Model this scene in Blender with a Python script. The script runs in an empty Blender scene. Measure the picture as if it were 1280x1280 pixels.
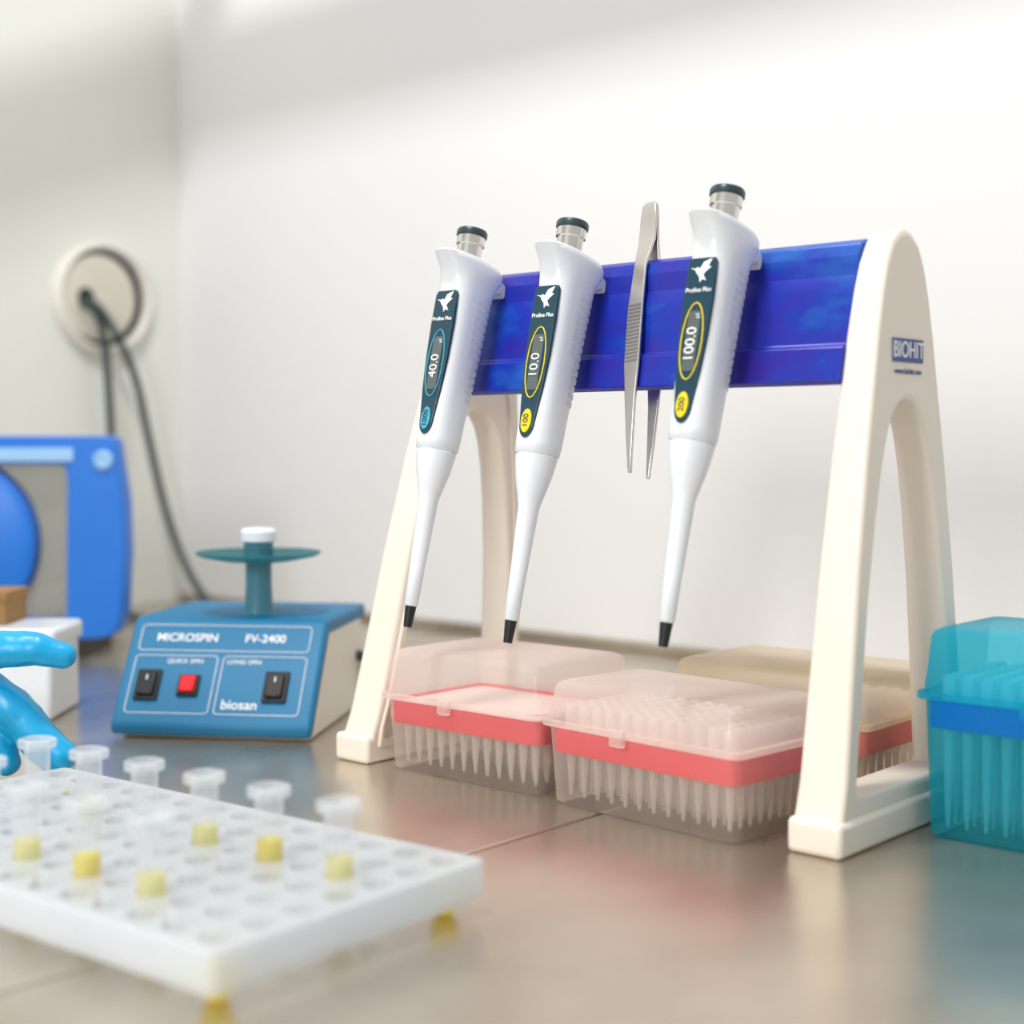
import bpy, bmesh, math, random
from mathutils import Vector, Matrix
random.seed(3)
S=0.185   # scene unit: camera height above the bench, in metres
sc=bpy.context.scene
try:
    sc.view_settings.view_transform='Standard'
except Exception: pass

# ---------------------------------------------------------------- materials
def new_mat(name):
    m=bpy.data.materials.new(name); m.use_nodes=True
    nt=m.node_tree; b=nt.nodes['Principled BSDF']
    return m,nt,b
def srgb(r,g,b):
    f=lambda c:(c/255/12.92) if c/255<=.04045 else ((c/255+.055)/1.055)**2.4
    return (f(r),f(g),f(b),1)
def plain(name,col,rough=.4,metal=0,var=.04,scale=30,bump=0,coat=0,emit=None):
    m,nt,b=new_mat(name)
    n=nt.nodes.new('ShaderNodeTexNoise'); n.inputs['Scale'].default_value=scale
    tc=nt.nodes.new('ShaderNodeTexCoord'); nt.links.new(tc.outputs['Object'],n.inputs['Vector'])
    mx=nt.nodes.new('ShaderNodeMixRGB'); mx.blend_type='MIX'
    mx.inputs[1].default_value=tuple(c*(1-var) for c in col[:3])+(1,)
    mx.inputs[2].default_value=tuple(min(1,c*(1+var)) for c in col[:3])+(1,)
    nt.links.new(n.outputs['Fac'],mx.inputs[0]); nt.links.new(mx.outputs[0],b.inputs['Base Color'])
    b.inputs['Roughness'].default_value=rough; b.inputs['Metallic'].default_value=metal
    if coat: b.inputs['Coat Weight'].default_value=coat
    if bump:
        bp=nt.nodes.new('ShaderNodeBump'); bp.inputs['Strength'].default_value=bump
        bp.inputs['Distance'].default_value=.001
        nt.links.new(n.outputs['Fac'],bp.inputs['Height']); nt.links.new(bp.outputs[0],b.inputs['Normal'])
    return m
def frosted(name,tint,body,fac=.4,rough=.3,fres=.3,trans=.4):
    m,nt,b=new_mat(name)
    b.inputs['Base Color'].default_value=body; b.inputs['Roughness'].default_value=rough
    tr=nt.nodes.new('ShaderNodeBsdfTransparent'); tr.inputs[0].default_value=tint
    n=nt.nodes.new('ShaderNodeTexNoise'); n.inputs['Scale'].default_value=14
    tc=nt.nodes.new('ShaderNodeTexCoord'); nt.links.new(tc.outputs['Object'],n.inputs['Vector'])
    lw=nt.nodes.new('ShaderNodeLayerWeight'); lw.inputs[0].default_value=.25
    mr=nt.nodes.new('ShaderNodeMapRange'); mr.inputs['To Min'].default_value=fac-.06; mr.inputs['To Max'].default_value=fac+.06
    nt.links.new(n.outputs['Fac'],mr.inputs['Value'])
    ad=nt.nodes.new('ShaderNodeMath'); ad.operation='MULTIPLY_ADD'; ad.use_clamp=True
    nt.links.new(lw.outputs['Fresnel'],ad.inputs[0]); ad.inputs[1].default_value=fres
    nt.links.new(mr.outputs[0],ad.inputs[2])
    tl=nt.nodes.new('ShaderNodeBsdfTranslucent'); tl.inputs[0].default_value=body
    m2=nt.nodes.new('ShaderNodeMixShader'); m2.inputs[0].default_value=trans
    nt.links.new(b.outputs[0],m2.inputs[1]); nt.links.new(tl.outputs[0],m2.inputs[2])
    mx=nt.nodes.new('ShaderNodeMixShader')
    nt.links.new(ad.outputs[0],mx.inputs[0]); nt.links.new(tr.outputs[0],mx.inputs[1]); nt.links.new(m2.outputs[0],mx.inputs[2])
    nt.links.new(mx.outputs[0],nt.nodes['Material Output'].inputs['Surface'])
    return m

M_wall=plain('wall_paint',srgb(229,229,230),.45,var=.012,scale=3)
M_wallL=plain('wall_paint_side',srgb(223,225,217),.5,var=.012,scale=3)
M_ivory=plain('ivory_plastic',srgb(238,229,216),.35,var=.015)
M_white=plain('white_plastic',srgb(225,230,237),.28,var=.01,coat=.2)
M_white2=plain('white_plastic_grooved',srgb(210,214,220),.4,var=.01)
M_black=plain('black_plastic',srgb(22,24,26),.4)
M_dkgreen=plain('dark_cap_plastic',srgb(34,56,60),.35)
M_chrome=plain('chrome',srgb(220,216,210),.22,1,.02)
M_steel2=plain('tweezer_steel',srgb(215,210,206),.3,1,.03)
M_groove=plain('tweezer_groove',srgb(165,160,156),.4,1,.03)
M_panel=plain('display_teal',srgb(22,62,78),.25)
M_lcd=plain('lcd_grey',srgb(88,98,98),.2)
M_yel=plain('label_yellow',srgb(235,210,30),.4)
M_cyan=plain('label_cyan',srgb(70,165,190),.4)
M_txt=plain('print_white',srgb(240,242,245),.5)
M_txtblue=plain('print_blue',srgb(60,85,150),.5)
M_ms=plain('device_blue',srgb(6,108,152),.5,var=.06)
M_msbody=plain('device_cream',srgb(224,220,208),.4)
M_red=plain('button_red',srgb(220,15,25),.35)
M_post=plain('rotor_teal',srgb(60,120,135),.3)
M_glove=plain('nitrile_glove',srgb(0,158,212),.36,var=.15,scale=70,bump=.5)
M_blue2=plain('housing_blue',srgb(10,112,212),.4,var=.05)
M_blue2d=plain('housing_blue_light',srgb(150,195,235),.4)
M_cable=plain('cable_rubber',srgb(52,66,66),.5)
M_wood=plain('cardboard_brown',srgb(150,112,62),.7,var=.25,scale=20)
M_port=plain('port_cover',srgb(232,229,219),.3,var=.03,scale=8)
M_portin=plain('port_inner',srgb(212,207,194),.3,.2,var=.12,scale=12)
M_redband=plain('insert_red',srgb(222,10,50),.4)
M_deck=plain('insert_deck_pale',srgb(236,214,206),.5)
M_deckb=plain('insert_deck_aqua',srgb(110,200,220),.5)
M_blueband=plain('insert_blue',srgb(0,85,215),.4)
M_tip=frosted('tip_plastic',(1,.985,.98,1),srgb(250,244,240),.42)
M_tipt=frosted('tip_plastic_aqua',(.9,.99,1,1),srgb(215,245,250),.5)
M_clear=frosted('box_clear',(1,.98,.97,1),srgb(250,240,234),.26,.25)
M_lid=frosted('lid_frosted',(1,.98,.975,1),srgb(248,236,231),.32,.22)
M_clearb=frosted('box_clear_tan',(1,.965,.90,1),srgb(246,234,210),.30)
M_aqua=frosted('box_aqua',(.52,.92,.97,1),srgb(40,195,220),.36,.2)
M_tube=frosted('tube_plastic',(.98,.985,.99,1),srgb(238,242,246),.30)
M_liq=frosted('yellow_sample',(1,.98,.45,1),srgb(250,234,15),.68)
M_liq2=frosted('pale_sample',(1,.985,.75,1),srgb(248,240,150),.48)
M_disc=frosted('rotor_disc',(.62,.84,.86,1),srgb(70,140,148),.45)
M_smoke=frosted('smoke_panel',(.86,.86,.84,1),srgb(185,184,176),.38)
M_rackp=frosted('rack_frosted',(.985,.99,1,1),srgb(240,244,248),.48,.35,trans=.5)
M_floor=plain('floor_grey',srgb(150,148,145),.6)
M_gap=plain('seam_dark',srgb(60,50,42),.6)

def bluebar():
    m,nt,b=new_mat('bar_blue')
    tc=nt.nodes.new('ShaderNodeTexCoord'); mp=nt.nodes.new('ShaderNodeMapping')
    mp.inputs['Scale'].default_value=(1,1,1.8); nt.links.new(tc.outputs['Object'],mp.inputs[0])
    n=nt.nodes.new('ShaderNodeTexNoise'); n.inputs['Scale'].default_value=20; n.inputs['Detail'].default_value=6
    nt.links.new(mp.outputs[0],n.inputs['Vector'])
    r=nt.nodes.new('ShaderNodeValToRGB'); e=r.color_ramp.elements
    e[0].position=.34; e[0].color=srgb(45,30,150)
    e[1].position=.70; e[1].color=srgb(25,105,185)
    x=e.new(.5); x.color=srgb(12,46,165)
    nt.links.new(n.outputs['Fac'],r.inputs[0]); nt.links.new(r.outputs[0],b.inputs['Base Color'])
    b.inputs['Roughness'].default_value=.35; b.inputs['Metallic'].default_value=.1
    return m
M_bar=bluebar()
def steel():
    m,nt,b=new_mat('stainless_steel')
    tc=nt.nodes.new('ShaderNodeTexCoord'); mp=nt.nodes.new('ShaderNodeMapping')
    nt.links.new(tc.outputs['Object'],mp.inputs[0]); mp.inputs['Scale'].default_value=(1.5,1,1)
    n=nt.nodes.new('ShaderNodeTexNoise'); n.inputs['Scale'].default_value=7; n.inputs['Detail'].default_value=6
    nt.links.new(mp.outputs[0],n.inputs['Vector'])
    r=nt.nodes.new('ShaderNodeValToRGB'); e=r.color_ramp.elements
    e[0].position=.3; e[0].color=srgb(180,169,154)
    e[1].position=.7; e[1].color=srgb(210,199,184)
    nt.links.new(n.outputs['Fac'],r.inputs[0]); nt.links.new(r.outputs[0],b.inputs['Base Color'])
    b.inputs['Metallic'].default_value=.85
    mp2=nt.nodes.new('ShaderNodeMapping'); mp2.inputs['Scale'].default_value=(8,160,1)
    nt.links.new(tc.outputs['Object'],mp2.inputs[0])
    n2=nt.nodes.new('ShaderNodeTexNoise'); n2.inputs['Scale'].default_value=6; n2.inputs['Detail'].default_value=3
    nt.links.new(mp2.outputs[0],n2.inputs['Vector'])
    mr=nt.nodes.new('ShaderNodeMapRange'); mr.inputs['To Min'].default_value=.22; mr.inputs['To Max'].default_value=.36
    nt.links.new(n.outputs['Fac'],mr.inputs['Value']); nt.links.new(mr.outputs[0],b.inputs['Roughness'])
    bp=nt.nodes.new('ShaderNodeBump'); bp.inputs['Strength'].default_value=.1; bp.inputs['Distance'].default_value=.0005
    nt.links.new(n2.outputs['Fac'],bp.inputs['Height']); nt.links.new(bp.outputs[0],b.inputs['Normal'])
    return m
M_steel=steel()

# ---------------------------------------------------------------- geometry helpers (scene units)
def link(o,parent=None):
    sc.collection.objects.link(o)
    if parent: o.parent=parent
    return o
def mesh(name,verts,faces,mat,parent=None,smooth=False,bevel=0,seg=2,loc=None,rot=None,angle=40):
    me=bpy.data.meshes.new(name)
    me.from_pydata([tuple(c*S for c in v) for v in verts],[],faces)
    bm=bmesh.new(); bm.from_mesh(me); bmesh.ops.recalc_face_normals(bm,faces=bm.faces); bm.to_mesh(me); bm.free()
    me.materials.append(mat)
    o=bpy.data.objects.new(name,me); link(o,parent)
    if loc: o.location=[c*S for c in loc]
    if rot: o.rotation_euler=rot
    if bevel:
        b=o.modifiers.new('bevel','BEVEL'); b.width=bevel*S; b.segments=seg; b.limit_method='ANGLE'; b.angle_limit=math.radians(35)
    if smooth or bevel:
        for p in me.polygons: p.use_smooth=True
        if hasattr(me,'set_sharp_from_angle'):
            me.set_sharp_from_angle(angle=math.radians(angle))
    return o
def empty(name,loc=(0,0,0),rot=(0,0,0),parent=None):
    o=bpy.data.objects.new(name,None); o.empty_display_size=.02
    link(o,parent); o.location=[c*S for c in loc]; o.rotation_euler=rot; return o
def box(name,x0,x1,y0,y1,z0,z1,mat,parent=None,bevel=0,seg=2,**k):
    v=[(x,y,z) for z in (z0,z1) for (x,y) in ((x0,y0),(x1,y0),(x1,y1),(x0,y1))]
    f=[(0,3,2,1),(4,5,6,7),(0,1,5,4),(1,2,6,5),(2,3,7,6),(3,0,4,7)]
    return mesh(name,v,f,mat,parent,bevel=bevel,seg=seg,**k)
def lathe_data(prof,seg=24,c=(0,0,0),V=None,F=None):
    V=[] if V is None else V; F=[] if F is None else F
    b=len(V); n=len(prof)
    for r,z in prof:
        for i in range(seg):
            a=2*math.pi*i/seg; V.append((c[0]+r*math.cos(a),c[1]+r*math.sin(a),c[2]+z))
    for j in range(n-1):
        for i in range(seg):
            k=(i+1)%seg
            F.append((b+j*seg+i,b+j*seg+k,b+(j+1)*seg+k,b+(j+1)*seg+i))
    return V,F
def lathe(name,prof,mat,parent=None,seg=28,cap0=True,cap1=True,c=(0,0,0),**k):
    V,F=lathe_data(prof,seg,c)
    n=len(prof)
    if cap0: F.append(tuple(range(seg))[::-1])
    if cap1: F.append(tuple((n-1)*seg+i for i in range(seg)))
    return mesh(name,V,F,mat,parent,smooth=True,**k)
def loft(name,rings,mat,parent=None,**k):
    V=[];F=[]; n=len(rings[0])
    for r in rings: V+=r
    for j in range(len(rings)-1):
        for i in range(n):
            q=(i+1)%n; F.append((j*n+i,j*n+q,(j+1)*n+q,(j+1)*n+i))
    F.append(tuple(range(n))[::-1]); F.append(tuple((len(rings)-1)*n+i for i in range(n)))
    return mesh(name,V,F,mat,parent,smooth=True,**k)
def prism(name,pts,axis,a0,a1,mat,parent=None,bevel=0,**k):
    def mk(p,a):
        return {'x':(a,p[0],p[1]),'y':(p[0],a,p[1]),'z':(p[0],p[1],a)}[axis]
    n=len(pts); V=[mk(p,a0) for p in pts]+[mk(p,a1) for p in pts]
    F=[tuple(range(n)),tuple(range(n,2*n))[::-1]]+[(i,(i+1)%n,n+(i+1)%n,n+i) for i in range(n)]
    return mesh(name,V,F,mat,parent,bevel=bevel,**k)
def ringprism(name,outer,inner,axis,fa0,fa1,mat,parent=None,bevel=0,**k):
    def mk(p,a):
        return {'x':(a,p[0],p[1]),'y':(p[0],a,p[1]),'z':(p[0],p[1],a)}[axis]
    n=len(outer)
    V=[mk(p,fa0(p)) for p in outer]+[mk(p,fa0(p)) for p in inner]+[mk(p,fa1(p)) for p in outer]+[mk(p,fa1(p)) for p in inner]
    F=[]
    for i in range(n):
        j=(i+1)%n
        F+=[(i,j,n+j,n+i),(2*n+i,3*n+i,3*n+j,2*n+j),(i,2*n+i,2*n+j,j),(n+i,n+j,3*n+j,3*n+i)]
    return mesh(name,V,F,mat,parent,bevel=bevel,**k)
def curve(name,pts,r,mat,parent=None,cyclic=False,kind='NURBS',**k):
    cu=bpy.data.curves.new(name,'CURVE'); cu.dimensions='3D'; cu.bevel_depth=r*S; cu.bevel_resolution=3
    sp=cu.splines.new(kind); sp.points.add(len(pts)-1)
    for p,q in zip(sp.points,pts): p.co=(q[0]*S,q[1]*S,q[2]*S,1)
    sp.use_cyclic_u=cyclic
    if kind=='NURBS': sp.order_u=3; sp.use_endpoint_u=True; sp.resolution_u=10
    cu.materials.append(mat); o=bpy.data.objects.new(name,cu); return link(o,parent)
def text(name,body,size,loc,rot,mat,parent,align='CENTER',sx=1,bold=0):
    cu=bpy.data.curves.new(name,'FONT'); cu.body=body; cu.size=size*S; cu.extrude=.0006*S
    cu.align_x=align; cu.align_y='CENTER'; cu.offset=bold*S
    cu.materials.append(mat); o=bpy.data.objects.new(name,cu); link(o,parent)
    o.location=[c*S for c in loc]; o.rotation_euler=rot; o.scale=(sx,1,1); return o
def rrect(x0,x1,y0,y1,r,n=5):
    P=[]
    for cx,cy,a0 in ((x1-r,y0+r,-90),(x1-r,y1-r,0),(x0+r,y1-r,90),(x0+r,y0+r,180)):
        for i in range(n+1):
            a=math.radians(a0+90*i/n); P.append((cx+r*math.cos(a),cy+r*math.sin(a)))
    return P

# ---------------------------------------------------------------- room
WY=5.83; LX=-7.93
box('wall_back',LX-.3,6,WY,WY+.3,-5,9,M_wall)
box('wall_left',LX-.3,LX,-8,WY,-5,9,M_wallL)
box('floor',LX-.3,6,-8,WY+.3,-5.2,-5,M_floor)
bench=empty('steel_workbench')
for i,(a,b) in enumerate(((LX+.005,-2.488),(-2.476,4.2))):
    box('top_%d'%(i+1),a,b,-1.2,WY-.005,-.16,0,M_steel,bench,bevel=.006)
box('seam_backing',-2.5,-2.46,-1.15,WY-.02,-.2,-.012,M_gap,bench)
for i,(x,y) in enumerate(((LX+.3,-1),(3.9,-1),(LX+.3,WY-.3),(3.9,WY-.3))):
    box('leg_%d'%(i+1),x,x+.2,y,y+.2,-5,-.15,M_steel,bench)
box('trim_1',LX+.01,4.2,WY-.025,WY-.001,.0,.05,M_steel,bevel=.008)
# overhead bars added out of shot to throw the soft band across the walls
blocker=empty('shadow_bars',(0,0,0))
box('rear_shadow_bar',-6.92,4,4.84,5.18,4.05,4.29,M_white,blocker,bevel=.02)
for i,x in enumerate((-4,0,3.5)):
    box('bracket_%d'%(i+1),x,x+.05,5.0,WY-.002,4.15,4.2,M_white,blocker)
prism('side_shadow_bar',[(5.0,4.78),(2.2,3.59),(2.2,3.24),(5.0,4.43)],'x',-6.94,-6.66,M_white,blocker,bevel=.02)
box('side_bracket',LX+.002,-6.75,2.3,2.36,3.45,3.5,M_white,blocker)

# ---------------------------------------------------------------- pipette rack
rack=empty('pipette_rack',(-2.65,3.565,0))
cx,cy=-2.65,3.565
half=[(-.365,.0),(-.355,.085),(-.335,.16),(-.30,.42),(-.262,.70),(-.215,.98),(-.178,1.16),(-.15,1.30),(-.125,1.40),(-.10,1.47),(-.07,1.52),(-.035,1.545),(0,1.553)]
ih  =[(-.262,.13),(-.272,.15),(-.262,.22),(-.235,.42),(-.205,.62),(-.168,.80),(-.138,.92),(-.115,.99),(-.092,1.04),(-.07,1.07),(-.048,1.092),(-.025,1.105),(0,1.11)]
outer=half+[(-y,z) for y,z in half[-2::-1]]
inner=ih+[(-y,z) for y,z in ih[-2::-1]]
def th(p): return .137-.04*min(1,p[1]/1.5)
xr=-1.765-cx; xl=-3.55-cx
lr=lambda p:-.018*p[1]
ll=lambda p:.16*p[1]
ringprism('end_frame_1',outer,inner,'x',lambda p:xr-th(p)+lr(p)*.4,lambda p:xr+lr(p),M_ivory,rack,bevel=.016,seg=3)
ringprism('end_frame_2',outer,inner,'x',lambda p:xl+ll(p),lambda p:xl+ll(p)+th(p),M_ivory,rack,bevel=.016,seg=3)
mid=[((a[0]*.42+b[0]*.58),(a[1]*.42+b[1]*.58)) for a,b in zip(outer,inner)]
mid2=[((a[0]*.62+b[0]*.38),(a[1]*.62+b[1]*.38)) for a,b in zip(outer,inner)]
ringprism('rib_2',mid2,mid,'x',lambda p:xl+ll(p)+th(p)-.004,lambda p:xl+ll(p)+th(p)+.010,M_ivory,rack,bevel=.004)
for i,x in enumerate((xr-.142,xl-.004)):
    box('foot_%d'%(i+1),x,x+.15,-.375,.375,0,.088,M_ivory,rack,bevel=.015,seg=3)
prof=[(3.375,1.158),(3.385,1.20),(3.396,1.245),(3.412,1.252),(3.425,1.31),(3.437,1.375),(3.446,1.402),(3.462,1.43),(3.468,1.48),(3.485,1.513),(3.515,1.525),(3.545,1.518),(3.548,1.498),(3.52,1.46),(3.50,1.38),(3.475,1.28),(3.445,1.20),(3.425,1.155),(3.40,1.148)]
prism('hanging_bar',[(a-cy,b) for a,b in prof],'x',-3.25-cx,-1.875-cx,M_bar,rack,bevel=.004,angle=15)
RB=(math.radians(90),0,math.radians(90))
box('label_plate',xr-.03,xr-.0185,-.082,.082,1.208,1.268,M_txtblue,rack)
text('label_text','BIOHIT',.058,(xr-.0175,0,1.238),RB,M_txt,rack,bold=.0004,sx=.9)
text('label_small','www.biohit.com',.022,(xr-.0185,0,1.185),RB,M_txtblue,rack)

# ---------------------------------------------------------------- pipettes
def sect(w,yf,yb,z,n=28,e=3.2):
    cyy=(yf+yb)/2; d=(yb-yf)/2; R=[]
    for i in range(n):
        a=2*math.pi*i/n; c,s=math.cos(a),math.sin(a)
        R.append((w/2*math.copysign(abs(c)**(2/e),c),cyy+d*math.copysign(abs(s)**(2/e),s),z))
    return R
def pipette(name,x,z0,accent,digits,vol,L=1.0,rz=0):
    p=empty(name,(x,3.08,z0),(math.radians(-13.5),0,rz))
    lathe('tip_cone',[(.0115,0),(.0125,.004),(.017,.062),(.0175,.064)],M_black,p)
    lathe('shaft',[(.0175,.062),(.0205,.066),(.023,.18),(.030,.38),(.036,.405),(.05,.46),(.057,.50),(.06,.522),(.052,.53)],M_white,p)
    secs=[sect(.105,-.052,.055,.524,e=2.3),sect(.117,-.06,.062,.532,e=2.4),sect(.118,-.061,.064,.56,e=2.6),sect(.116,-.061,.068,.65,e=3),
          sect(.114,-.061,.076,.78,e=3.2),sect(.114,-.061,.086,.90,e=3.2),sect(.116,-.063,.094,.99,e=3.2),sect(.12,-.07,.105,1.04,e=3),
          sect(.126,-.082,.132,1.075,e=2.8),sect(.126,-.108,.138,1.098,e=2.6),sect(.12,-.122,.128,1.112,e=2.5),sect(.10,-.112,.10,1.12,e=2.4),sect(.08,-.07,.07,1.122,e=2.4)]
    loft('body',secs,M_white,p,angle=60)
    hk=[(.06,1.085),(.12,1.09),(.145,1.078),(.155,1.055),(.150,1.035),(.142,1.045),(.13,1.052),(.11,1.04),(.08,1.02)]
    prism('hook',hk,'x',-.038,.038,M_white,p,bevel=.006)
    V=[];F=[]
    for i in range(15):
        z=.68+i*.023; yb=.0705+(z-.65)*.078
        base=sect(.1165,-.061,yb+.0015,z,n=40,e=3.1)
        pts=[q for q in base if q[1]>.012]
        pts.sort(key=lambda q:math.atan2(q[1]-.0,q[0]))
        b=len(V); m=len(pts)
        for q in pts: V+= [q,(q[0],q[1],z+.013),(q[0]*.97,q[1]-.003,z-.003),(q[0]*.97,q[1]-.003,z+.016)]
        for k in range(m-1):
            a=b+4*k; c=a+4
            F+=[(a,c,c+1,a+1),(a,a+2,c+2,c),(a+1,c+1,c+3,a+3)]
    mesh('grip_ribs',V,F,M_white2,p)
    lathe('plunger',[(.038,1.11),(.038,1.160),(.043,1.163),(.043,1.190)],M_chrome,p)
    lathe('plunger_cap',[(.044,1.188),(.047,1.191),(.047,1.205),(.043,1.211),(.02,1.213)],M_dkgreen,p)
    P=[]
    for i in range(13):
        a=math.pi+math.pi*i/12; P.append((.026*math.cos(a),.61+.045*math.sin(a)))
    P+=[(.036,.70),(.043,.80),(.045,.90),(.043,.99),(.036,1.003),(-.036,1.003),(-.043,.99),(-.045,.90),(-.043,.80),(-.036,.70)]
    prism('display_panel',P,'y',-.0655,-.055,M_panel,p,bevel=.002)
    yf=-.0665
    def oval(cx,cz,rx,rz,r,mat,nm):
        curve(nm,[(cx+rx*math.cos(2*math.pi*i/20),yf,cz+rz*math.sin(2*math.pi*i/20)) for i in range(20)],r,mat,p,cyclic=True,kind='POLY')
    oval(0,.78,.032,.102,.0019,accent,'display_ring')
    prism('display_window',rrect(-.019,.019,.70,.86,.010),'y',yf-.001,yf+.003,M_lcd,p)
    Q=[(.018*math.cos(2*math.pi*i/20),.612+.034*math.sin(2*math.pi*i/20)) for i in range(20)]
    prism('volume_button',Q,'y',yf-.003,yf+.003,accent,p,bevel=.001)
    R0=(math.radians(90),0,0); R90=(math.radians(90),math.radians(-90),0)
    text('volume_text',vol,.026,(0,yf-.004,.612),R90,M_panel,p)
    text('digits',digits,.042,(0,yf-.003,.77),R90,M_txt,p)
    text('unit',"\u00b5l",.018,(.010,yf-.003,.845),R90,M_txt,p)
    text('model_text','Proline Plus',.0165,(0,yf-.001,.915),R0,M_txt,p,bold=.0002)
    B=[(-.034,.976),(-.018,.973),(-.012,.977),(-.004,.972),(.006,.99),(.030,.998),(.020,.978),(.030,.976),(.014,.964),(.008,.956),(.018,.940),(.006,.944),(.0,.936),(-.003,.950),(-.014,.962),(-.018,.969)]
    prism('emblem',B,'y',yf-.001,yf+.002,M_txt,p)
    return p
pipette('pipette',-3.112,.466,M_cyan,'40.0','1000')
pipette('pipette.001',-2.722,.454,M_yel,'10.0','100')
pipette('pipette.002',-2.20,.489,M_yel,'100.0','200')

# ---------------------------------------------------------------- tweezers
tw=empty('tweezers',(-2.582,3.545,1.695),(math.radians(-13),math.radians(-7),0))
def leg(name,s):
    R=[]
    data=[(-.0,.016,.0),(-.012,.024,.003),(-.05,.028,.004),(-.12,.028,.008),(-.20,.021,.03),(-.33,.026,.044),(-.50,.026,.050),(-.60,.018,.049),(-.72,.011,.044),(-.81,.005,.038)]
    for z,w,o in data:
        y=s*o*1.1; t=.005
        R.append([(-w,y-t,z),(w,y-t,z),(w,y+t,z),(-w,y+t,z)])
    loft(name,R,M_steel2,tw,bevel=.003)
leg('leg_1',-1); leg('leg_2',1)
V=[];F=[]
for i in range(16):
    z=-.33-i*.011; b=len(V)
    yy=-.0555-.0055*i/15
    for zz in (z,z+.005):
        V+=[(-.022,yy,zz),(.022,yy,zz),(.022,yy+.008,zz),(-.022,yy+.008,zz)]
    F+=[tuple(b+q for q in f) for f in ((0,3,2,1),(4,5,6,7),(0,1,5,4),(1,2,6,5),(2,3,7,6),(3,0,4,7))]
mesh('grip_grooves',V,F,M_groove,tw)

# ---------------------------------------------------------------- tip boxes
def shell(name,L,D,z0,z1,i0,i1,mat,parent,top=False,r=.03):
    def ring(i,z,rr=r): return [(x,y,z) for x,y in rrect(i,L-i,i,D-i,rr,4)]
    if top: rs=[ring(i0,z0),ring(i1,z1-.022),ring(i1+.006,z1-.008),ring(i1+.022,z1)]
    else: rs=[ring(i0+.012,z0),ring(i0,z0+.012),ring(i1,z1)]
    n=len(rs[0]); V=[];F=[]
    for q in rs: V+=q
    for j in range(len(rs)-1):
        for i in range(n):
            k=(i+1)%n; F.append((j*n+i,j*n+k,(j+1)*n+k,(j+1)*n+i))
    if top: F.append(tuple((len(rs)-1)*n+i for i in range(n)))
    else: F.append(tuple(range(n))[::-1])
    return mesh(name,V,F,mat,parent,smooth=True,angle=50)
def tip_box(name,loc,rz,L,D,zt,mclear,mlid,mband,mdeck,mtip,zs=.235,tips='full',nx=12,ny=8):
    p=empty(name,loc,(0,0,rz))
    shell('base',L,D,0,zs-.012,.02,.008,mclear,p)
    shell('lid',L,D,zs,zt,.004,.016,mlid,p,top=True)
    ringprism('lid_flange',rrect(-.010,L+.010,-.010,D+.010,.035),rrect(.008,L-.008,.008,D-.008,.03),'z',lambda q:zs-.014,lambda q:zs+.004,mlid,p,bevel=.003)
    ringprism('insert_band',rrect(.016,L-.016,.016,D-.016,.03),rrect(.026,L-.026,.026,D-.026,.025),'z',lambda q:zs-.088,lambda q:zs-.016,mband,p,bevel=.003)
    prism('insert_deck',rrect(.025,L-.025,.025,D-.025,.025),'z',zs-.04,zs-.025,mdeck,p)
    V=[];F=[]
    mx=.06; my=.055
    for i in range(nx):
        for j in range(ny):
            c=(mx+(L-2*mx)*i/(nx-1),my+(D-2*my)*j/(ny-1),0)
            lathe_data([(.0045,.025),(.009,.08),(.016,zs-.04)],8,c,V,F)
            if tips=='full':
                zz=min(zs+.045,zt-.03)
                lathe_data([(.016,zs-.02),(.017,zz-.008),(.012,zz),(.001,zz+.001)],10,c,V,F)
    mesh('tips',V,F,mtip,p,smooth=True)
    box('latch',L*.40,L*.47,-.024,-.004,zs-.035,zs+.012,mlid,p,bevel=.006)
    box('latch_back',L*.35,L*.65,D+.004,D+.016,zs-.02,zs+.012,mlid,p,bevel=.004)
    return p
tip_box('pipette_tip_box',(-3.335,3.19,0),0,.635,.45,.372,M_clear,M_lid,M_redband,M_deck,M_tip,tips='low')
tip_box('pipette_tip_box.001',(-2.68,3.178,0),math.radians(-5),.675,.40,.345,M_clear,M_lid,M_redband,M_deck,M_tip)
tip_box('pipette_tip_box.002',(-2.60,3.66,0),0,.655,.45,.365,M_clearb,M_clearb,M_redband,M_deck,M_tip)
tip_box('pipette_tip_box.003',(-1.73,3.53,0),0,.68,.42,.535,M_aqua,M_aqua,M_blueband,M_deckb,M_tipt,zs=.37)

# ---------------------------------------------------------------- mini centrifuge / vortex
ms=empty('mini_centrifuge_vortex',(-4.378,2.915,0),(0,0,math.radians(33.7)))
W=.70
prism('body',[(.03,.0),(.03,.06),(.25,.35),(.78,.35),(.78,.0)],'x',.025,W-.012,M_msbody,ms,bevel=.012)
prism('cover',[(-.005,.012),(-.012,.05),(.222,.375),(.245,.388),(.80,.388),(.806,.33),(.78,.335),(.262,.335),(.03,.02)],'x',0,W,M_ms,ms,bevel=.014,seg=3)
for i,(x,y) in enumerate(((.1,.1),(W-.1,.1),(.1,.66),(W-.1,.66))):
    lathe('foot_%d'%(i+1),[(.025,-.0),(.028,.012)],M_black,ms,c=(x,y,0))
pn=empty('control_panel',(0,-.012,.05),(math.atan2(.325,.234),0,0),ms)
def frame(nm,x0,x1,y0,y1):
    curve(nm,[(x,y,.002) for x,y in rrect(x0,x1,y0,y1,.014,3)],.0015,M_txt,pn,cyclic=True,kind='POLY')
frame('frame_1',.04,.65,.285,.385)
frame('frame_2',.04,.335,.045,.265)
frame('frame_3',.355,.65,.045,.265)
text('title_1','MICROSPIN',.043,(.21,.335,.002),(0,0,0),M_txt,pn,bold=.0004)
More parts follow.
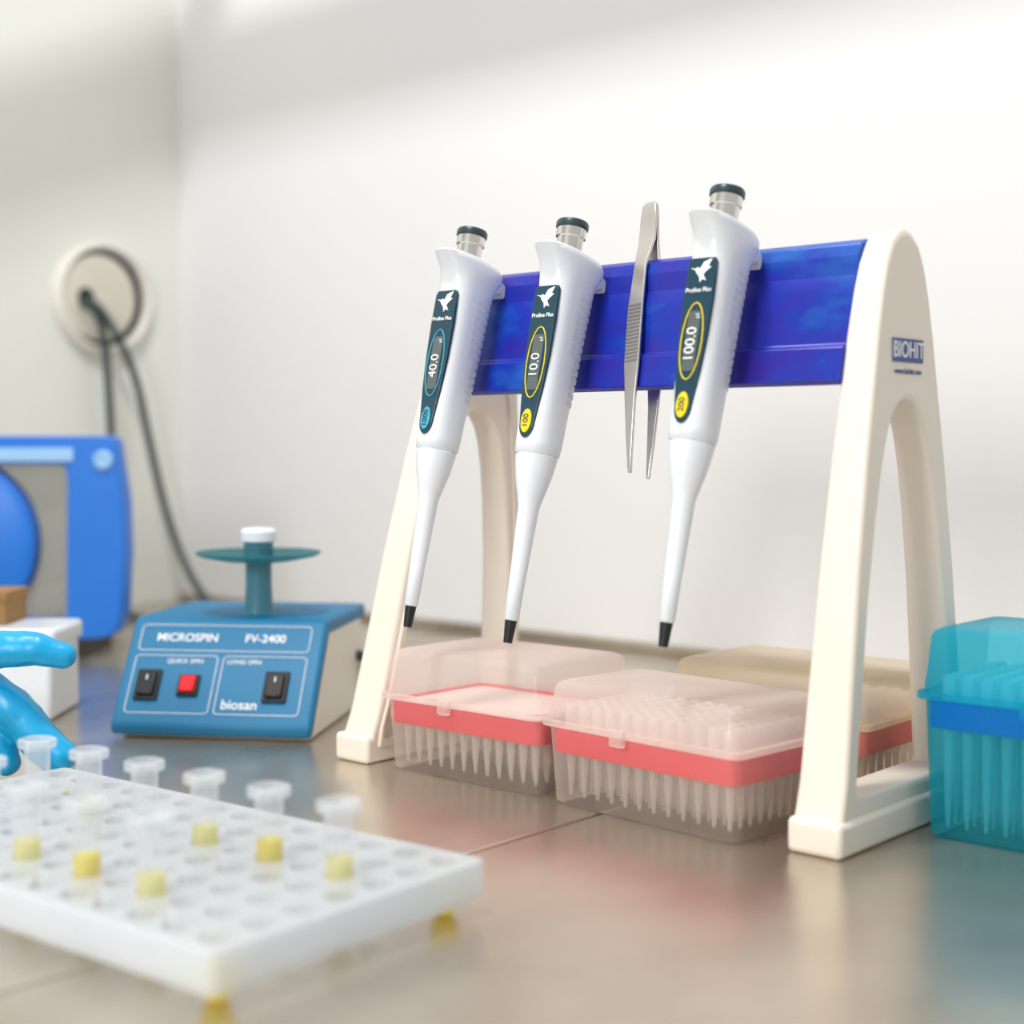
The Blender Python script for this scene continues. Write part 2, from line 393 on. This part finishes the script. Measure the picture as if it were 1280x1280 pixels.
text('title_2','FV-2400',.043,(.49,.335,.002),(0,0,0),M_txt,pn,bold=.0004)
text('caption_1','QUICK SPIN',.024,(.22,.243,.002),(0,0,0),M_txt,pn)
text('caption_2','LONG SPIN',.024,(.43,.243,.002),(0,0,0),M_txt,pn)
text('maker_text','biosan',.05,(.44,.08,.002),(0,0,0),M_txt,pn,bold=.0003)
def rocker(nm,x,y,w,h,mat):
    box(nm+'_bezel',x-w/2,x+w/2,y-h/2,y+h/2,0,.012,M_black,pn,bevel=.004)
    box(nm,x-w*.36,x+w*.36,y-h*.38,y+h*.38,.01,.026,mat,pn,bevel=.006)
rocker('switch_1',.105,.15,.085,.115,M_black)
box('switch_1_mark',.103,.107,.16,.178,.0262,.027,M_txt,pn); box('switch_2_mark',.556,.560,.16,.178,.0262,.027,M_txt,pn)
rocker('switch_2',.558,.15,.085,.115,M_black)
rocker('button_red',.25,.15,.075,.08,M_red)
px,py=.40,.40
lathe('rotor_post',[(.062,.386),(.055,.392),(.05,.43),(.047,.50),(.047,.57),(.053,.60),(.053,.645),(.04,.65)],M_post,ms,c=(px,py,0))
lathe('rotor_disc',[(.05,.572),(.12,.578),(.205,.595),(.225,.606),(.222,.612),(.2,.602),(.12,.588),(.05,.584)],M_disc,ms,c=(px,py,0),cap0=False,cap1=False,seg=48)
lathe('rotor_knob',[(.05,.645),(.064,.65),(.066,.685),(.055,.697),(.02,.70)],M_white,ms,c=(px,py,0))
curve('power_plug',[(W-.03,.70,.2),(W+.01,.72,.2),(W+.02,.78,.15),(W+.0,.9,.03),(.5,1.2,.02)],.02,M_cable,ms)

# ---------------------------------------------------------------- blue open housing (left)
bd=empty('blue_open_housing',(-5.95,4.06,0),(0,0,math.radians(38)))
k=7/1880
def BX(u): return (u-158)*k
def BZ(v): return 1-(v-555)*k
outer=[(BX(-330),BZ(800)),(BX(-340),BZ(560)),(BX(-320),BZ(545)),(BX(20),BZ(545)),(BX(135),BZ(545)),(BX(143),BZ(549)),(BX(154),BZ(625)),(BX(156),BZ(690)),(BX(151),BZ(765)),(BX(143),BZ(790)),(BX(130),BZ(798)),(BX(60),BZ(802))]
inner=[(BX(-250),BZ(770)),(BX(-250),BZ(590)),(BX(-240),BZ(580)),(BX(20),BZ(580)),(BX(70),BZ(580)),(BX(80),BZ(582)),(BX(83),BZ(600)),(BX(81),BZ(680)),(BX(80),BZ(750)),(BX(79),BZ(772)),(BX(74),BZ(776)),(BX(30),BZ(776))]
ringprism('housing',outer,inner,'y',lambda p:0,lambda p:.14,M_blue2,bd,bevel=.014,seg=3)
box('back_panel',BX(-262),BX(84),.11,.13,BZ(780),BZ(576),M_smoke,bd)
box('top_strip',BX(-320),BX(92),-.012,.004,BZ(577),BZ(560),M_blue2d,bd,bevel=.004)
lathe('drum',[(.42,0),(.42,.10),(.38,.12)],M_blue2,bd,seg=40,loc=(BX(-75),.12,BZ(680)),rot=(math.radians(90),0,0))
lathe('hinge_screw',[(.045,0),(.045,.015),(.03,.022),(.028,.014),(.01,.014)],M_blue2d,bd,loc=(BX(130),.0,BZ(575)),rot=(math.radians(90),0,0))
for i,u in enumerate((-300,60)):
    box('foot_%d'%(i+1),BX(u),BX(u+30),.01,.55,0,BZ(799),M_black,bd,bevel=.008)

# ---------------------------------------------------------------- white bench box + brown carton
wb=empty('white_sample_box',(-4.875,2.885,0),(0,0,math.radians(41.3)))
box('base',-.42,.10,0,.35,0,.27,M_white,wb,bevel=.02,seg=3)
box('lid',-.43,.115,-.01,.36,.262,.335,M_white,wb,bevel=.02,seg=3)
box('lid_lip',-.2,-.1,-.025,.0,.24,.30,M_white,wb,bevel=.01)
cb=empty('cardboard_carton',(-5.01,2.84,.336),(0,0,math.radians(41.3)))
box('carton',-.25,.03,.06,.3,0,.095,M_wood,cb,bevel=.004)
box('carton_lid',-.255,.035,.055,.305,.085,.12,M_wood,cb,bevel=.004)

# ---------------------------------------------------------------- wall port and cables
pt=empty('cable_port',(LX,5.24,1.88),(0,math.radians(90),0))
lathe('cover_ring',[(.335,0),(.335,.05),(.325,.075),(.31,.08),(.30,.07),(.29,.02)],M_port,pt,seg=56,cap0=True,cap1=False)
lathe('dark_cavity',[(.0,.006),(.292,.006)],M_black,pt,seg=56,cap0=False,cap1=False)
lathe('inner_plate',[(.225,.0),(.252,.03),(.258,.05),(.24,.055),(.06,.045),(.0,.045)],M_portin,pt,seg=56,cap0=False,cap1=False,c=(0,-.042,0))
lathe('cable_hole',[(.055,.0),(.055,.055),(.035,.058)],M_black,pt,c=(.0,-.13,0))
curve('power_cable',[(LX+.02,5.10,1.87),(LX+.16,5.10,1.84),(LX+.2,5.16,1.74),(LX+.18,5.36,1.45),(LX+.14,5.48,1.05),(LX+.16,5.58,.60),(LX+.3,5.62,.25),(LX+.55,5.60,.035),(-6.6,5.2,.03),(-5.4,4.6,.03),(-4.85,4.3,.03)],.024,M_cable)
curve('power_cable.001',[(LX+.02,5.08,1.85),(LX+.13,5.10,1.82),(LX+.15,5.16,1.70),(LX+.13,5.2,1.45),(LX+.12,5.23,1.0),(LX+.12,5.24,.5),(LX+.15,5.2,.1),(LX+.3,5.0,.03),(-6.6,4.8,.03)],.024,M_cable)

# ---------------------------------------------------------------- tube rack with tubes
tr=empty('microtube_rack',(-2.10,1.60,0),(0,0,math.radians(3.2)))
c=.1045; nx,ny=14,7; zt,zb=.115,.05; hr=.034
V=[];F=[]; seg=16
def vert(p): V.append(p); return len(V)-1
for i in range(nx):
    for j in range(ny):
        ox=-c*(i+.5); oy=c*(j+.5)
        sq=[];
        for q in range(seg):
            a=2*math.pi*(q+.5)/seg; cc,ss=math.cos(a),math.sin(a); m=max(abs(cc),abs(ss))
            sq.append((ox+c/2*cc/m,oy+c/2*ss/m))
        T=[vert((x,y,zt)) for x,y in sq]; B=[vert((x,y,zb)) for x,y in sq]
        C=[vert((ox+hr*math.cos(2*math.pi*(q+.5)/seg),oy+hr*math.sin(2*math.pi*(q+.5)/seg),zt)) for q in range(seg)]
        D=[vert((ox+hr*math.cos(2*math.pi*(q+.5)/seg),oy+hr*math.sin(2*math.pi*(q+.5)/seg),zb)) for q in range(seg)]
        for q in range(seg):
            w=(q+1)%seg
            F.append((T[q],T[w],C[w],C[q])); F.append((B[q],D[q],D[w],B[w])); F.append((C[q],C[w],D[w],D[q]))
        for (sx,sy) in ((1,1),(-1,1),(-1,-1),(1,-1)):
            near=sorted(range(seg),key=lambda q:(sq[q][0]-(ox+sx*c/2))**2+(sq[q][1]-(oy+sy*c/2))**2)[:2]
            for L_,z in ((T,zt),(B,zb)):
                k0=vert((ox+sx*c/2,oy+sy*c/2,z)); F.append((L_[near[0]],L_[near[1]],k0))
mesh('top_plate',V,F,M_rackp,tr)
ringprism('rim',rrect(-c*nx-.012,.012,-.012,c*ny+.012,.02),rrect(-c*nx-.001,.001,-.001,c*ny+.001,.012),'z',lambda p:.035,lambda p:.117,M_rackp,tr,bevel=.004)
tubes=[(1,4,'p'),(3,4,'y'),(5,4,'p'),(7,4,'c'),(9,4,'p'),(11,4,'c'),(3,1,'p'),(5,1,'y'),(7,1,'p'),(10,2,'c'),(0,0,'s'),(0,6,'s'),(13,0,'s'),(13,6,'s')]
V=[];F=[]; VY=[];FY=[]; VP=[];FP=[]
for i,j,kd in tubes:
    cc=(-c*(i+.5),c*(j+.5),0)
    if kd=='s':
        lathe_data([(.004,.001),(.020,.006),(.032,.035),(.032,.07),(.001,.07)],16,cc,VY,FY); continue
    lathe_data([(.001,.001),(.012,.004),(.028,.10),(.031,.245),(.046,.25),(.047,.268),(.038,.272),(.030,.262),(.029,.24)],18,cc,V,F)
    if kd=='y': lathe_data([(.001,.004),(.010,.008),(.0262,.10),(.027,.155),(.001,.150)],14,cc,VY,FY)
    if kd=='p': lathe_data([(.001,.004),(.010,.008),(.0262,.10),(.027,.15),(.001,.146)],14,cc,VP,FP)
mesh('tubes',V,F,M_tube,tr,smooth=True); mesh('samples_yellow',VY,FY,M_liq,tr,smooth=True); mesh('samples_pale',VP,FP,M_liq2,tr,smooth=True)

# ---------------------------------------------------------------- gloved hand
hd=empty('gloved_hand',(-3.937,2.263,.257),(0,0,math.radians(41.3)))
q=.00229
def hp(u,v,y=0): return Vector((u*q,y,(880-v)*q))
def chain(bm,pts):
    for (a,ra),(b,rb) in zip(pts[:-1],pts[1:]):
        n=max(2,int((b-a).length/.012))
        for i in range(n+1):
            t=i/n; p=a.lerp(b,t); r=ra+(rb-ra)*t
            bmesh.ops.create_icosphere(bm,subdivisions=2,radius=r*S,matrix=Matrix.Translation(p*S))
bm=bmesh.new()
chain(bm,[(hp(-110,852,-.03),.075),(hp(-50,828,-.05),.064),(hp(0,810,-.05),.056),(hp(50,810,-.045),.050),(hp(82,818,-.04),.040)])
chain(bm,[(hp(-90,862,.03),.075),(hp(-25,862,.0),.066),(hp(15,884,-.02),.058),(hp(48,918,-.03),.053),(hp(78,943,-.04),.046)])
chain(bm,[(hp(-100,890,.09),.065),(hp(-20,888,.07),.058),(hp(18,912,.05),.054),(hp(42,938,.03),.05),(hp(62,955,.02),.044)])
chain(bm,[(hp(-110,910,.12),.062),(hp(-50,910,.10),.055),(hp(-18,935,.08),.05),(hp(-6,962,.07),.042)])
chain(bm,[(hp(-120,925,.15),.055),(hp(-80,935,.14),.05),(hp(-52,955,.12),.044),(hp(-40,970,.11),.038)])
for y,v in ((.0,858),(.04,872),(.08,890),(.11,905)):
    chain(bm,[(hp(-70,v,y),.075),(hp(-150,v-5,y*.8+.01),.085),(hp(-215,v-12,y*.5+.03),.085)])
chain(bm,[(hp(-215,870,.05),.12),(hp(-290,855,.06),.125),(hp(-360,840,.08),.14)])
me=bpy.data.meshes.new('glove'); bm.to_mesh(me); bm.free(); me.materials.append(M_glove)
g=bpy.data.objects.new('glove',me); link(g,hd)
r=g.modifiers.new('remesh','REMESH'); r.mode='VOXEL'; r.voxel_size=.0014; r.use_smooth_shade=True
s=g.modifiers.new('smooth','SMOOTH'); s.factor=.6; s.iterations=4
tx=bpy.data.textures.new('glove_folds','CLOUDS'); tx.noise_scale=.014
dm=g.modifiers.new('folds','DISPLACE'); dm.texture=tx; dm.strength=.002; dm.mid_level=.5
bm=bmesh.new()
chain(bm,[(hp(-345,842,.08),.175),(hp(-420,815,.1),.2),(hp(-650,740,.1),.26)])
me=bpy.data.meshes.new('coat_sleeve'); bm.to_mesh(me); bm.free(); me.materials.append(M_white2)
g=bpy.data.objects.new('coat_sleeve',me); link(g,hd)
r=g.modifiers.new('remesh','REMESH'); r.mode='VOXEL'; r.voxel_size=.003; r.use_smooth_shade=True
s=g.modifiers.new('smooth','SMOOTH'); s.factor=.6; s.iterations=6

# ---------------------------------------------------------------- lights
w=bpy.data.worlds.new('world'); sc.world=w; w.use_nodes=True
w.node_tree.nodes['Background'].inputs[0].default_value=(1,.99,.975,1)
w.node_tree.nodes['Background'].inputs[1].default_value=.62
def area(name,loc,target,size,power,col,sy=None):
    l=bpy.data.lights.new(name,'AREA'); l.energy=power; l.size=size*S; l.color=col
    if sy: l.shape='RECTANGLE'; l.size_y=sy*S
    o=bpy.data.objects.new(name,l); link(o); o.location=[a*S for a in loc]
    d=Vector(target)-Vector(loc); o.rotation_euler=d.to_track_quat('-Z','Y').to_euler(); return o
area('ceiling_lamp',(-3,1,8.9),(-4,4.5,1),1.0,18,(1,.99,.975))
area('window_light',(-1.8,-3.5,3.0),(-2.8,4,.8),1.7,8.5,(1,.985,.955))

# ---------------------------------------------------------------- camera
cd=bpy.data.cameras.new('camera'); cam=bpy.data.objects.new('camera',cd); link(cam)
cam.location=(0,0,S); cam.rotation_euler=(math.radians(90-2.59),0,math.radians(41.3))
cd.sensor_width=36; cd.lens=36*1880/1280; cd.clip_start=.01
cd.dof.use_dof=True; cd.dof.focus_distance=.79; cd.dof.aperture_fstop=4.6
sc.camera=cam
